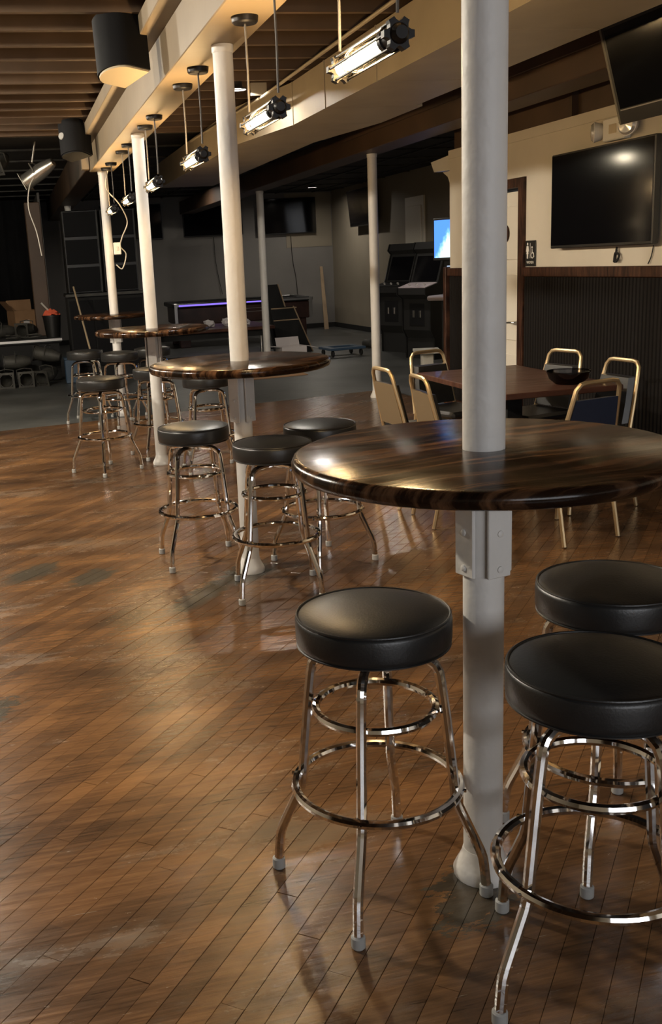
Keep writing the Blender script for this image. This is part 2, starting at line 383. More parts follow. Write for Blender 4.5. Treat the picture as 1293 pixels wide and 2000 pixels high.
for k in range(7):
    if tb is None: o = tb = MB().box(-.012, .012, 10.96, YB - .02, 0, .02).build('ceiling_tee', 'gear', bc, smooth=False)
    else: o = tb.copy(); COL.objects.link(o); o.parent = bc
    o.location = (1.6 + k * .82, 0, 2.88)

# main tan beam over the row of posts, with its wider top plate
bm_ = thing('ceiling_beam', 'tan painted box beam with hanging pendants along its underside', 'beam', (1.01, 4, 2.48))
MB().box(-.12, .12, -7.4, 6.85, 0, .22, .004).build('beam_body', 'beam', bm_)
MB().box(-.225, .225, -7.4, 6.85, .22, .318, .004).build('top_plate', 'beam', bm_)
MB().box(-.20, -.13, 6.75, 6.86, .02, .22).build('end_block', 'beam', bm_)
db = thing('ceiling_beam', 'dark brown beam above the two slim posts beside the square duct', 'beam', (3.75, 4, 2.54))
MB().box(-.15, .15, -7.4, 17.9, 0, .255, .006).build('beam_body', 'dbeam', db)
MB().box(-.17, -.152, -7.4, 6.9, .15, .25, .004).build('fascia_board', 'dbeam', db)
kb = thing('ceiling_beam', 'black-brown beam running over the stacked loudspeakers', 'beam', (1.0, 17, 2.52))
MB().box(-.13, .13, -6.0, 4.9, 0, .375, .006).build('beam_body', 'dbeam', kb)

# air duct
dt = thing('air_duct', 'cream painted rectangular air duct hung under the joists', 'duct', (2.45, 4, 2.49))
def duct(y0, y1, a0, a1, b0, b1, nm='duct_section'):
    MB().add([(a0, y0, 0), (a1, y0, 0), (b1, y1, 0), (b0, y1, 0), (a0, y0, .295), (a1, y0, .295), (b1, y1, .295), (b0, y1, .295)],
             [(3, 2, 1, 0), (4, 5, 6, 7), (0, 1, 5, 4), (1, 2, 6, 5), (2, 3, 7, 6), (3, 0, 4, 7)]).build(nm, 'duct', dt, smooth=False)
ys = [-7.4, -5.2, -3.0, -1.2, .6, 1.9, 2.9]
for a, b in zip(ys, ys[1:]): duct(a, b - .006, -.29, .34, -.29, .34)
duct(2.9, 3.7, -.29, .40, -.29, .40); duct(3.706, 4.9, -.29, .40, -.47, .22); duct(4.906, 6.9, -.47, .22, -.47, .22); duct(6.906, 9.5, -.47, .22, -.47, .22)
for y in ys[1:] + [3.7, 4.9]:
    e = -.47 if y > 4.8 else -.29
    MB().box(e - .006, e + .003, y - .012, y + .006, -.004, .296).build('seam_strip', 'duct', dt, smooth=False)
cp = thing('conduit_pipe', 'thin tan conduit pipe running beside the duct', 'pipe', (1.9, 4, 2.7))
MB().tube([(0, -7, 0), (.02, 1, 0), (.05, 3.8, 0), (0, 6.6, .02)], .011, 8).build('pipe', 'duct', cp)
for y in (-3, .2, 3.8): MB().box(-.03, .09, y - .012, y + .012, .012, .1).build('pipe_strap', 'duct', cp)
cp2 = tag(MB().tube(bez([(1.30, -3, 2.78), (1.32, 2, 2.775), (1.36, 6, 2.78), (1.35, 10, 2.78)]), .008, 6).build('ceiling_wire', 'cable'), 'thin grey wire stapled under the joists near the tan beam', 'wire')

# ---------------------------------------------------------------- walls
T = .15
wr = struct(MB().box(XR, XR + T, YF, 7.94, 0, 2.435).box(XR, XR + T, 7.94, 8.80, 2.02, 2.435).box(XR, XR + T, 8.80, 9.4, 0, 2.435).build('wall_right', 'cream', smooth=False), 'cream wall with a black beadboard wainscot')
MB().box(XR - .012, XR - .001, YF, 9.4, 2.36, 2.435).build('top_rail', 'cream', wr, smooth=False)
MB().box(XR + .05, XR + T, YF, 9.4, 2.436, 2.795).build('frieze_board', 'dbeam', wr, smooth=False)
for y in (1.2, 2.8, 4.2, 5.7, 7.22, 8.7): MB().box(XR - .005, XR + .049, y - .022, y + .022, 2.437, 2.795).build('stud', 'dbeam', wr, smooth=False)
for (a, b) in ((YF, 7.885), (8.86, 9.40)):
    m_ = MB().box(XR - .006, XR - .001, a, b, 0, 1.30); n_ = int((b - a) / .042)
    for k in range(n_):
        y = a + (k + .5) * (b - a) / n_
        m_.add([(XR - .006, y - .016, .1), (XR - .014, y - .010, .1), (XR - .014, y + .010, .1), (XR - .006, y + .016, .1), (XR - .006, y - .016, 1.29), (XR - .014, y - .010, 1.29), (XR - .014, y + .010, 1.29), (XR - .006, y + .016, 1.29)], [(0, 1, 5, 4), (1, 2, 6, 5), (2, 3, 7, 6)])
    m_.build('beadboard', 'bead', wr, smooth=False)['kind'] = 'stuff'
    MB().box(XR - .034, XR - .001, a, b, 1.285, 1.36, .006).build('wainscot_cap', 'trimw', wr)
    struct(MB().box(XR - .022, XR - .0145, a, b, 0, .1).build('baseboard_right', 'trimw', smooth=False), 'dark wooden baseboard under the beadboard')
MB().box(XR - .05, XR + T + .03, 9.401, 9.46, 0, 1.37, .006).build('end_trim', 'trimw', wr)
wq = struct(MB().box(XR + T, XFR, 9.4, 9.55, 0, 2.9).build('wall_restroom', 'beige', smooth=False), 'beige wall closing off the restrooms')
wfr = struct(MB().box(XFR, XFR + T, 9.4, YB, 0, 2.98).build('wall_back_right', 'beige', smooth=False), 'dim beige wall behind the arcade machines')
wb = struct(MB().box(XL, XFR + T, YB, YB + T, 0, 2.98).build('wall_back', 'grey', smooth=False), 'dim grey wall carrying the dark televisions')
MB().box(5.9, 6.93, YB - .012, YB - .001, 1.75, 2.88).build('bare_patch', 'beige', wb, smooth=False)
wl = struct(MB().box(XL - T, XL, YF, YB, 0, ZD).build('wall_left', 'beige', smooth=False), 'plain wall on the stage side')
wf = struct(MB().box(XL, -.3, YF - T, YF, 0, ZD).box(-.3, 3.5, YF - T, YF, 0, .9).box(-.3, 3.5, YF - T, YF, 2.6, ZD).box(3.5, XFR, YF - T, YF, 0, ZD).build('wall_front', 'cream', smooth=False), 'street side wall with the shop window')
w1 = struct(MB().box(-.3, 3.5, YF - .08, YF - .04, .9, .96).box(-.3, 3.5, YF - .08, YF - .04, 2.54, 2.6).box(-.3, -.24, YF - .08, YF - .04, .96, 2.54).box(3.44, 3.5, YF - .08, YF - .04, .96, 2.54).box(1.57, 1.63, YF - .08, YF - .04, .96, 2.54).build('window_1', 'trimw', smooth=False), 'dark framed shop window')  # unseen window, added to carry the frontal fill
MB().box(-.24, 1.57, YF - .064, YF - .058, .96, 2.54).build('pane', 'pane', w1, smooth=False); MB().box(1.63, 3.44, YF - .064, YF - .058, .96, 2.54).build('pane', 'pane', w1, smooth=False)
struct(MB().box(XL, XFR - .001, YB - .016, YB - .0125, 0, .10).build('baseboard_back', 'blackm', smooth=False), 'black baseboard on the grey wall')
struct(MB().box(XFR - .015, XFR - .001, 9.55, YB - .02, 0, .10).build('baseboard_back_right', 'blackm', smooth=False), 'black baseboard on the beige wall')
# white header with curved brace at the end of the cream wall
hd = thing('door_header', 'white boxed header with a curved brace at the end of the cream wall', 'header', (4.27, 9.46, 2.27))
MB().prism([(0, 0), (.50, .02), (.58, .12), (0, .15)], -.04, .04, 'yz').build('box_header', 'door', hd)
MB().box(-.04, .04, 0, .07, -.9, -.001).build('jamb', 'door', hd)
MB().prism([(.07, -.30), (.10, -.30), (.12, -.14), (.19, -.05), (.30, -.003), (.30, .0), (.07, .0)], -.03, .03, 'yz').build('brace', 'door', hd)

# restroom door
d1 = struct(MB().box(XR + .04, XR + .085, 7.99, 8.75, .008, 1.975, .002).build('door_1', 'door'), 'white six panel restroom door in a dark frame')
for (a, b, c, d) in ((8.07, 8.33, .12, .62), (8.41, 8.67, .12, .62), (8.07, 8.33, .74, 1.30), (8.41, 8.67, .74, 1.30), (8.07, 8.33, 1.42, 1.86), (8.41, 8.67, 1.42, 1.86)):
    MB().box(XR + .028, XR + .0395, a, b, c, d, .009).build('door_panel', 'door', d1)
lv = MB().lathe([(.028, 0), (.028, .012)], 14, (XR + .027, 8.06, .90), 'x').build('lever_rose', 'steel', d1)
MB().tube([(XR + .026, 8.06, .90), (XR - .015, 8.06, .90), (XR - .022, 8.07, .90), (XR - .022, 8.16, .895)], .009, 8).build('lever_handle', 'steel', d1)
t1 = struct(MB().box(XR - .022, XR + .14, 7.885, 7.985, 0, 2.0).box(XR - .022, XR + .14, 8.755, 8.855, 0, 2.0).box(XR - .022, XR + .14, 7.885, 8.855, 2.0, 2.075).build('trim_1', 'trimw', smooth=False), 'dark walnut frame around the restroom door')
tag(MB().lathe([(.0, -.006), (.075, -.006), (.078, 0), (.075, .004)], 24, (XR + .022, 8.30, 1.64), 'x').build('round_plaque', 'trimw'), 'dark round plaque on the white door', 'plaque')

def text_mesh(name, txt, size, mat, parent, mtx):
    cu = bpy.data.curves.new(name, 'FONT'); cu.body = txt; cu.size = size; cu.align_x = 'CENTER'; cu.extrude = .0006
    o = bpy.data.objects.new(name, cu); COL.objects.link(o)
    bpy.context.view_layer.update()
    me = bpy.data.meshes.new_from_object(o.evaluated_get(bpy.context.evaluated_depsgraph_get()))
    bpy.data.objects.remove(o); n = bpy.data.objects.new(name, me); COL.objects.link(n)
    me.transform(mtx); me.materials.clear(); me.materials.append(MAT[mat]); n.parent = parent; return n
# restroom sign: local x runs along -Y of the wall, z up, faces -X
sg = thing('restroom_sign', 'small black restroom sign with white woman and wheelchair symbols', 'sign', (XR - .001, 7.79, 1.365), -PI / 2)
MB().box(-.085, .085, -.008, 0, 0, .205, .003).build('plaque', 'black', sg)
fy0, fy1 = -.0095, -.0085
def disc(cx, cz, r, n=16): return [(cx + r * math.cos(2 * PI * k / n), cz + r * math.sin(2 * PI * k / n)) for k in range(n)]
m_ = MB().prism(disc(-.045, .178, .011), fy0, fy1).prism([(-.060, .162), (-.030, .162), (-.020, .118), (-.029, .118), (-.034, .138), (-.027, .098), (-.063, .098), (-.056, .138), (-.061, .118), (-.070, .118)], fy0, fy1).prism([(-.056, .098), (-.047, .098), (-.047, .062), (-.056, .062)], fy0, fy1).prism([(-.043, .098), (-.034, .098), (-.034, .062), (-.043, .062)], fy0, fy1)
m_.build('woman_symbol', 'white', sg, smooth=False)
MB().box(-.004, .001, fy0, fy1, .065, .185).build('divider', 'white', sg, smooth=False)
m_ = MB().prism(disc(.030, .150, .009), fy0, fy1)
ring_o, ring_i = disc(.036, .088, .025, 20), disc(.036, .088, .018, 20)
for k in range(20): m_.prism([ring_o[k], ring_o[(k + 1) % 20], ring_i[(k + 1) % 20], ring_i[k]], fy0, fy1)
m_.prism([(.026, .138), (.036, .138), (.038, .104), (.028, .104)], fy0 - .0003, fy1).prism([(.030, .110), (.058, .110), (.068, .076), (.060, .074), (.052, .102), (.030, .102)], fy0 - .0003, fy1)
m_.build('wheelchair_symbol', 'white', sg, smooth=False)
text_mesh('lettering', 'WOMEN', .030, 'white', sg, Matrix.Translation((0, fy0 + .0005, .022)) @ Matrix.Rotation(PI / 2, 4, 'X'))

# ---------------------------------------------------------------- televisions
def tv(label, w_, h_, loc, rz, tilt=0, bez_=.012, body='tvb', arm=.06, group=None, d=.05):
    t = thing('television', label, 'television', loc, rz, group)         # faces local -Y, back plate at y = 0
    X = Matrix.Translation((0, -arm, 0)) @ Matrix.Rotation(tilt, 4, 'X')
    m_ = MB(); m_.x = X; m_.box(-w_ / 2, w_ / 2, -d, 0, -h_ / 2, h_ / 2, .006).build('bezel', body, t)
    m_ = MB(); m_.x = X; m_.box(-w_ / 2 + bez_, w_ / 2 - bez_, -d - .002, -d + .003, -h_ / 2 + bez_ * 1.8, h_ / 2 - bez_).build('screen', 'tvs', t, smooth=False)
    MB().box(-.12, .12, -arm + .0, -.001, -.12, .12, .004).build('wall_mount', 'blackm', t)
    return t
tv('large black wall television above the wainscot reflecting a warm lamp', 1.30, .68, (XR - .001, 6.68, 1.838), -PI / 2, arm=.035)
tv('dark television at the end of the grey wall by the loudspeakers', 1.28, .72, (2.56, YB - .001, 2.415), 0)
tv('dark television above the pool table on the grey wall', 1.28, .72, (4.29, YB - .001, 2.43), 0)
tv('dark television by the bare patch near the corner of the grey wall', 1.28, .74, (5.91, YB - .013, 2.41), 0)
tv('dark television on the beige wall beyond the slim post', 1.5, .70, (XFR - .001, 19.5, 2.42), -PI / 2, tilt=.10, arm=.15)
# the big tilted set hung from the ceiling
tt = thing('television', 'older grey-edged television tilted down from a ceiling bracket', 'television', (3.58, 5.20, 2.485))
X = Matrix.Rotation(math.radians(-90), 4, 'Z') @ Matrix.Rotation(math.radians(-16.5), 4, 'X').inverted()
m_ = MB(); m_.x = X; m_.box(-.58, .58, -.02, .05, -.29, .29, .006).build('bezel', 'tvgrey', tt)
m_ = MB(); m_.x = X; m_.box(-.57, .57, .051, .10, -.25, .25, .02).build('rear_housing', 'tvb', tt)
m_ = MB(); m_.x = X; m_.box(-.545, .57, -.026, -.0195, -.288, .268).build('front_frame', 'tvb', tt, smooth=False)
m_ = MB(); m_.x = X; m_.box(-.52, .545, -.028, -.0255, -.20, .245).build('screen', 'tvs', tt, smooth=False)
m_ = MB(); m_.x = X; m_.box(-.52, .545, -.0285, -.0262, -.212, -.206).build('trim_line', 'alu', tt, smooth=False)
MB().tube([(.08, 0, .05), (.13, 0, .2), (.13, 0, .345)], .02, 8).build('ceiling_bracket', 'blackm', tt)
# cords under the televisions
def cord(pts, label, mat='blackm', r=.006, cat='cord', group=None): return tag(MB().tube(bez(pts), r, 6).build('power_cord', mat), label, cat, group)
cord([(XR - .02, 6.53, 1.49), (XR - .02, 6.54, 1.44), (XR - .03, 6.52, 1.39), (XR - .02, 6.50, 1.43), (XR - .03, 6.53, 1.45), (XR - .025, 6.55, 1.385), (XR - .02, 6.53, 1.47)], 'bundled black cord below the large wall television', r=.008)
cord([(XR - .01, 6.12, 1.49), (XR - .01, 6.14, 1.42), (XR - .012, 6.17, 1.372)], 'thin black cord ending at the wainscot cap', r=.004)
cord([(4.30, 21.98, 2.05), (4.31, 21.98, 1.6), (4.36, 21.98, 1.2), (4.42, 21.97, .85)], 'thin cord down the grey wall above the pool table')
cord([(6.0, 21.97, 2.0), (6.02, 21.97, 1.5), (6.08, 21.97, 1.1), (6.1, 21.97, .7)], 'thin cord hanging below the corner television')

# emergency light
em = thing('emergency_light', 'cream twin-head emergency light above the large wall television', 'light', (XR - .001, 6.56, 2.272), -PI / 2)
MB().box(-.13, .13, -.06, 0, -.075, .075, .008).build('housing', 'white', em)
MB().box(-.045, .045, -.064, -.0605, -.03, .03, .003).build('test_window', 'creamp', em)
for s in (-1, 1):
    m_ = MB(); m_.x = Matrix.Translation((s * .185, -.055, .0)) @ Matrix.Rotation(s * .5, 4, 'Z')
    hh = m_.lathe([(.02, .05), (.055, .02), (.07, -.03), (.066, -.034)], 20, axis='y').build('lamp_head', 'white', em)
    m_ = MB(); m_.x = Matrix.Translation((s * .185, -.055, .0)) @ Matrix.Rotation(s * .5, 4, 'Z')
    m_.lathe([(.064, -.034), (.05, -.05), (.0, -.056)], 20, axis='y').build('lens', 'lens', hh)

# ---------------------------------------------------------------- posts
def post(x, y, h, label, r=.047, g_='white posts along the tan beam', flange=True):
    t = thing('support_post', label, 'post', (x, y, 0), 0, g_)
    MB().lathe([(r, .03), (r, h)], 32).build('pole', 'post', t)
    MB().lathe([(r + .024, 0), (r + .026, .014), (r + .018, .032), (r + .006, .055), (r + .0008, .075)], 32).build('base_flange', 'post', t)
    MB().lathe([(r + .0008, h - .035), (r + .004, h - .03), (r + .004, h - .001)], 32).build('top_collar', 'post', t)
    return t
P1, P2, P3, P4 = (1.007, 2.10), (1.037, 4.832), (1.02, 7.90), (1.012, 10.80)
post(*P1, 2.48, 'white steel post through the round table beside the gold-framed chairs', .0478)
post(*P2, 2.48, 'white steel post through the second round table counted from the gold-framed chairs', .0455)
post(*P3, 2.48, 'white steel post through the third round table counted from the gold-framed chairs', .0455)
post(*P4, 2.48, 'white steel post with a switch box at the stage end of the tan beam', .0455)
post(1.0, 17.0, 2.52, 'white post half hidden behind the tall loudspeakers', .05, None)
post(3.79, 10.55, 2.54, 'slim white post at the edge of the oak floor near the arcade machines', .05, None)
post(3.80, 15.6, 2.54, 'slim white post next to the leaning board and pool table', .055, None)
sb = thing('switch_box', 'small white switch box strapped to the post near the stage', 'switch', (P4[0] + .075, P4[1] - .02, 1.72))
MB().box(-.028, .045, -.04, .04, -.06, .06, .006).build('box', 'white', sb); MB().box(-.002, .02, -.044, -.0405, -.02, .02, .002).build('toggle', 'cablew', sb)
cord([(P4[0] + .03, 10.5, 2.475), (P4[0] + .00, 10.55, 2.30), (P4[0] + .12, 10.6, 2.15), (P4[0] + .20, 10.7, 1.98), (P4[0] + .14, 10.75, 1.83), (P4[0] + .12, 10.78, 1.74), (P4[0] + .17, 10.78, 1.66), (P4[0] + .12, 10.76, 1.52), (P4[0] + .06, 10.76, 1.56)], 'white looping cable from the beam to the switch box', 'cablew', .006, 'cable')

# ---------------------------------------------------------------- round bar tables
def bar_table(x, y, h, label, rz, Rt=.44):
    t = thing('bar_table', label, 'table', (x, y, 0), rz, 'round bar tables around the posts'); ri = .0495
    pr = [(ri, h - .042), (Rt - .02, h - .042), (Rt - .006, h - .036), (Rt, h - .024), (Rt, h - .016), (Rt - .005, h - .005), (Rt - .016, h), (ri, h)]
    MB().lathe(pr, 72, closed=True).build('tabletop', 'table', t, ang=50)
    for k in range(4):
        q = k * PI / 2 + .12
        m_ = MB(); m_.x = Matrix.Rotation(q, 4, 'Z')
        br = m_.box(.0485, .058, -.032, .032, h - .295, h - .043, .002).box(.058, .112, -.026, .026, h - .052, h - .043, .002).build('bracket', 'post', t)
        m_ = MB(); m_.x = Matrix.Rotation(q, 4, 'Z')
        for z in (h - .19, h - .275): m_.lathe([(.008, .058), (.008, .061), (.004, .063)], 10, (0, 0, z), 'x')
        m_.build('bolt', 'post', br)
    return t
bar_table(*P1, 1.092, 'round dark-stained bar table beside the gold-framed chairs', .12)
bar_table(*P2, 1.067, 'second round dark bar table counted from the gold-framed chairs', .5)
bar_table(*P3, 1.067, 'third round dark bar table counted from the gold-framed chairs', 1.1)
bar_table(*P4, 1.067, 'round dark bar table on the post with the switch box', .2, .42)

# ---------------------------------------------------------------- bar stools
def make_stool(label):
    t = thing('bar_stool', label, 'stool', (0, 0, 0), 0, 'black and chrome swivel bar stools')
    cu = MB().lathe([(.0, .640), (.172, .640), (.180, .646), (.184, .660), (.1845, .705), (.181, .714), (.176, .7165), (.168, .7195), (.150, .7245), (.11, .730), (.06, .733), (.0, .734)], 56).build('seat_cushion', 'vinyl', t, ang=60)
    MB().torus(.1795, .0034, (0, 0, .7165), 56, 8).build('piping', 'vinyl', cu)
    MB().torus(.1805, .0028, (0, 0, .6455), 48, 6).build('lower_piping', 'vinyl', cu)
    MB().lathe([(.05, .618), (.10, .624), (.12, .639)], 24).build('swivel_plate', 'iron', t)
    for k in range(4):
        q = k * PI / 2; c, s = math.cos(q), math.sin(q)
        pr = [(.0 + .012, .612), (.06, .612), (.105, .611), (.128, .606), (.144, .595), (.153, .578), (.157, .555), (.168, .47), (.186, .30), (.189, .262), (.196, .238), (.247, .125), (.254, .105), (.257, .085), (.264, .012)]
        lg = MB().tube([(r * c, r * s, z) for r, z in pr], .0125, 10).build('leg', 'chrome', t)
        MB().lathe([(.014, 0), (.0165, .003), (.0165, .028), (.0135, .031)], 14, (.2635 * c, .2635 * s, 0)).build('foot_cap', 'rubber', lg)
    MB().torus(.1435, .0105, (0, 0, .478), 48, 8).build('upper_ring', 'chrome', t)
    fr = MB().torus(.2000, .0115, (0, 0, .276), 56, 9).build('foot_ring', 'chrome', t)
    for k in range(4):
        q = k * PI / 2 + .0
        MB().tube([(.186 * math.cos(q), .186 * math.sin(q), .276), (.216 * math.cos(q), .216 * math.sin(q), .276)], .005, 6).build('rivet', 'chrome', fr)
    return t
SG = 'black and chrome swivel bar stools'
stools = [
    (.747, 2.145, 1.038, 'black bar stool beside the first table\'s post, its seat half in lamplight'),
    (1.062, 1.692, 1.88, 'black bar stool with its seat in full shade before the first post'),
    (1.368, 2.135, .875, 'black bar stool behind the shaded stool, on the gold chairs\' side'),
    (.838, 5.144, .787, 'black bar stool in the open on the stage side of the second table\'s post'),
    (1.093, 4.485, .625, 'black bar stool right in front of the second table\'s post'),
    (1.437, 4.864, 1.187, 'black bar stool on the gold chairs\' side of the second table\'s post'),
    (.585, 7.829, 1.397, 'black bar stool standing alone on the oak floor by the third table\'s post'),
    (.66, 10.62, .442, 'black bar stool at the post with the switch box, next to the broom'),
    (.968, 10.14, 1.226, 'black bar stool in front of the post with the switch box'),
    (1.33, 10.42, .3, 'black bar stool beyond the third post, mostly hidden, by the switch box table'),
    (1.07, 8.29, 1.019, 'black bar stool directly behind the third table\'s post'),
    (1.343, 7.47, .75, 'black bar stool under the second table\'s rim, beside the third table\'s post')]
proto = make_stool(stools[0][3]); proto.location = (stools[0][0], stools[0][1], 0); proto.rotation_euler = (0, 0, stools[0][2])
for x, y, a, lb in stools[1:]: dup(proto, (x, y, 0), a, lb)

# ---------------------------------------------------------------- pendants
def cog(r0, r1, n=6):
    pts = []
    for k in range(n):
        a = 2 * PI * k / n
        for da, r in ((-.20, r1), (.20, r1), (.30, r0 * 1.02), (.52, r0 * .86), (.74, r0 * 1.02)): pts.append((r * math.cos(a + da), r * math.sin(a + da)))
    return pts
def make_pendant(label):
    t = thing('pendant_lamp', label, 'lamp', (0, 0, 0), 0, 'caged tube pendants under the tan beam')   # origin: beam underside
    zc = -.41; H = .235
    for s in (-1, 1):
        MB().lathe([(.0, -.028), (.045, -.028), (.052, -.022), (.055, -.004), (.055, 0)], 24, (0, s * H, 0)).build('canopy', 'iron', t)
        MB().tube([(0, s * H, -.028), (.002, s * H, -.2), (0, s * H, zc + .05)], .0045, 6).build('cable', 'cable', t)
        MB().prism(cog(.033, .042), s * .235 - .012, s * .235 + .012).build('end_cog', 'iron', t, smooth=False).location.z = zc
    MB().lathe([(.0, -.265), (.016, -.265), (.022, -.258), (.026, -.248), (.030, -.19), (.034, -.188), (.034, -.165), (.026, -.16)], 20, axis='y').build('socket', 'iron', t).location.z = zc
    for y in (.10, .165, .19): MB().lathe([(.030, y), (.032, y + .004), (.030, y + .008)], 20, axis='y', closed=False).build('glass_ring', 'glass', t).location.z = zc
    for k in range(6):
        a = 2 * PI * k / 6
        MB().tube([(.035 * math.cos(a), -.225, zc + .035 * math.sin(a)), (.035 * math.cos(a), .225, zc + .035 * math.sin(a))], .0035, 6).build('cage_rod', 'iron', t)
    MB().lathe([(.024, -.16), (.029, -.15), (.029, .13), (.022, .165), (.008, .18), (.0, .182)], 20, axis='y').build('glass_envelope', 'amber', t).location.z = zc
    MB().lathe([(.0, -.155), (.014, -.15), (.020, -.12), (.020, .10), (.014, .13), (.0, .14)], 14, axis='y').build('bulb', 'bulb', t).location.z = zc
    return t
names = ['bright caged pendant lamp above the table by the gold chairs', 'caged pendant lamp between the first and second posts, near the cream duct', 'caged pendant lamp just past the second post', 'caged pendant lamp just short of the third post', 'caged pendant lamp just past the third post', 'caged pendant lamp by the post with the switch box']
p0 = make_pendant(names[0]); p0.location = (1.02, 2.86, 2.48)
for y, lb in zip((4.06, 5.60, 7.22, 8.76, 10.20), names[1:]):
    dup(p0, (1.02, y, 2.48), 0, lb)

for q in p0.children:                      # the first pendant carries a stronger bulb
    if q.name.startswith('bulb'): q.data = q.data.copy(); q.data.materials[0] = MAT['bulb2']
# recessed can lights
def can(x, y, label, z=2.76, r=.055, mat='can', top=.285):
    t = thing('can_light', label, 'light', (x, y, z), 0, 'ceiling can lights')
    MB().lathe([(r + .03, 0), (r + .032, .008), (r + .01, .012), (r + .002, .03), (r + .002, top), (r + .02, top + .002)], 24, cap=False).build('housing', 'blackm', t)
    MB().lathe([(.0, .014), (r, .014), (r, .018), (.0, .018)], 24).build('lamp_face', mat, t)
    return t
can(1.76, 7.74, 'small bright can light between the tan beam and the duct', 2.745, .03)
def dome(x, y, label, mat='dome'):
    t = thing('ceiling_lamp', label, 'light', (x, y, 2.80), 0, 'domed lamps under the joists')
    MB().lathe([(.09, -.012), (.095, -.004), (.095, .0)], 24).build('base_plate', 'white', t)
    MB().lathe([(.0, -.085), (.03, -.081), (.055, -.066), (.070, -.04), (.075, -.0125)], 24).build('lens_dome', mat, t)
dome(-1.5, 4.5, 'domed lamp under the joists over the open floor, level with the second post')
dome(-1.5, 6.9, 'domed lamp under the joists short of the third post')
dome(-1.6, 9.4, 'domed lamp under the joists where the oak floor ends')
can(2.9, .8, 'can light between the duct and the cream wall', mat='can_dim')  # unseen can added as near fill
gl = thing('ceiling_globe', 'round globe lamp on the dark ceiling before the stage', 'light', (-1.1, 14.45, 2.899))
MB().lathe([(.0, -.03), (.07, -.03), (.08, -.02), (.08, 0)], 24).build('base', 'blackm', gl)
MB().lathe([(.0, -.21), (.05, -.20), (.085, -.165), (.095, -.12), (.085, -.075), (.06, -.045), (.05, -.031)], 24).build('globe', emit('warm_globe', (1.0, .86, .62), CAN * .018), gl)
can(4.9, 13.4, 'dim can light above the furniture dolly', 2.865, .055, 'can_dim', .034)  # this can and the next two are added to brighten the far end
can(3.0, 18.4, 'dim can light above the low brown table', 2.865, .055, 'can_dim', .034)
can(6.0, 20.2, 'dim can light in the far corner by the leaning plank', 2.865, .055, 'can_dim', .034)
vt = thing('ceiling_vent', 'round dark ceiling diffuser under the duct beside the brown beam', 'vent', (3.05, 8.45, 2.70))
for i, r in enumerate((.20, .14, .08)): MB().lathe([(r - .03, .03 - i * .012), (r, .0 - i * .012), (r + .008, .012 - i * .012), (r - .02, .05)], 28, cap=False).build('diffuser_ring', 'gear', vt)
MB().lathe([(.07, .05), (.07, .1)], 20).build('neck', 'gear', vt)

# beam loudspeakers
def beam_speaker(y, label, z, rz, swap=False):
    t = thing('loudspeaker', label, 'speaker', (.69, y, z), rz)
    D = [(-.15, .11), (.15, .11)] + [(.15 * math.cos(a), -.05 - .12 * math.sin(a)) for a in [PI * k / 10 for k in range(11)]]
    MB().prism(D, -.17, .18, 'xy').build('cabinet', 'speak', t, ang=30)
    MB().prism([(p[0] * .93, p[1] * .93) for p in D], -.182, -.1705, 'xy').build('end_cap', 'creamp' if not swap else 'speak', t)
    MB().box(-.03, .03, .111, .15, -.15, .15).build('yoke', 'blackm', t)
    if swap: MB().lathe([(.035, -.01), (.04, 0), (.02, .006), (0, .002)], 16, (-.06, -.158, .02), 'y').build('horn', 'lens', t)
    t.matrix_world = Matrix.Translation((.69, y, z)) @ Matrix.Rotation(-.24, 4, 'X') @ Matrix.Rotation(rz, 4, 'Z') @ Matrix.Diagonal((.8, .8, .82, 1))
    return t
beam_speaker(5.75, 'black loudspeaker with a cream underside on the tan beam', 2.645, -PI / 2 + .5)
beam_speaker(9.75, 'black loudspeaker with a round horn at the stage end of the tan beam', 2.66, -PI / 2 + .9, True)

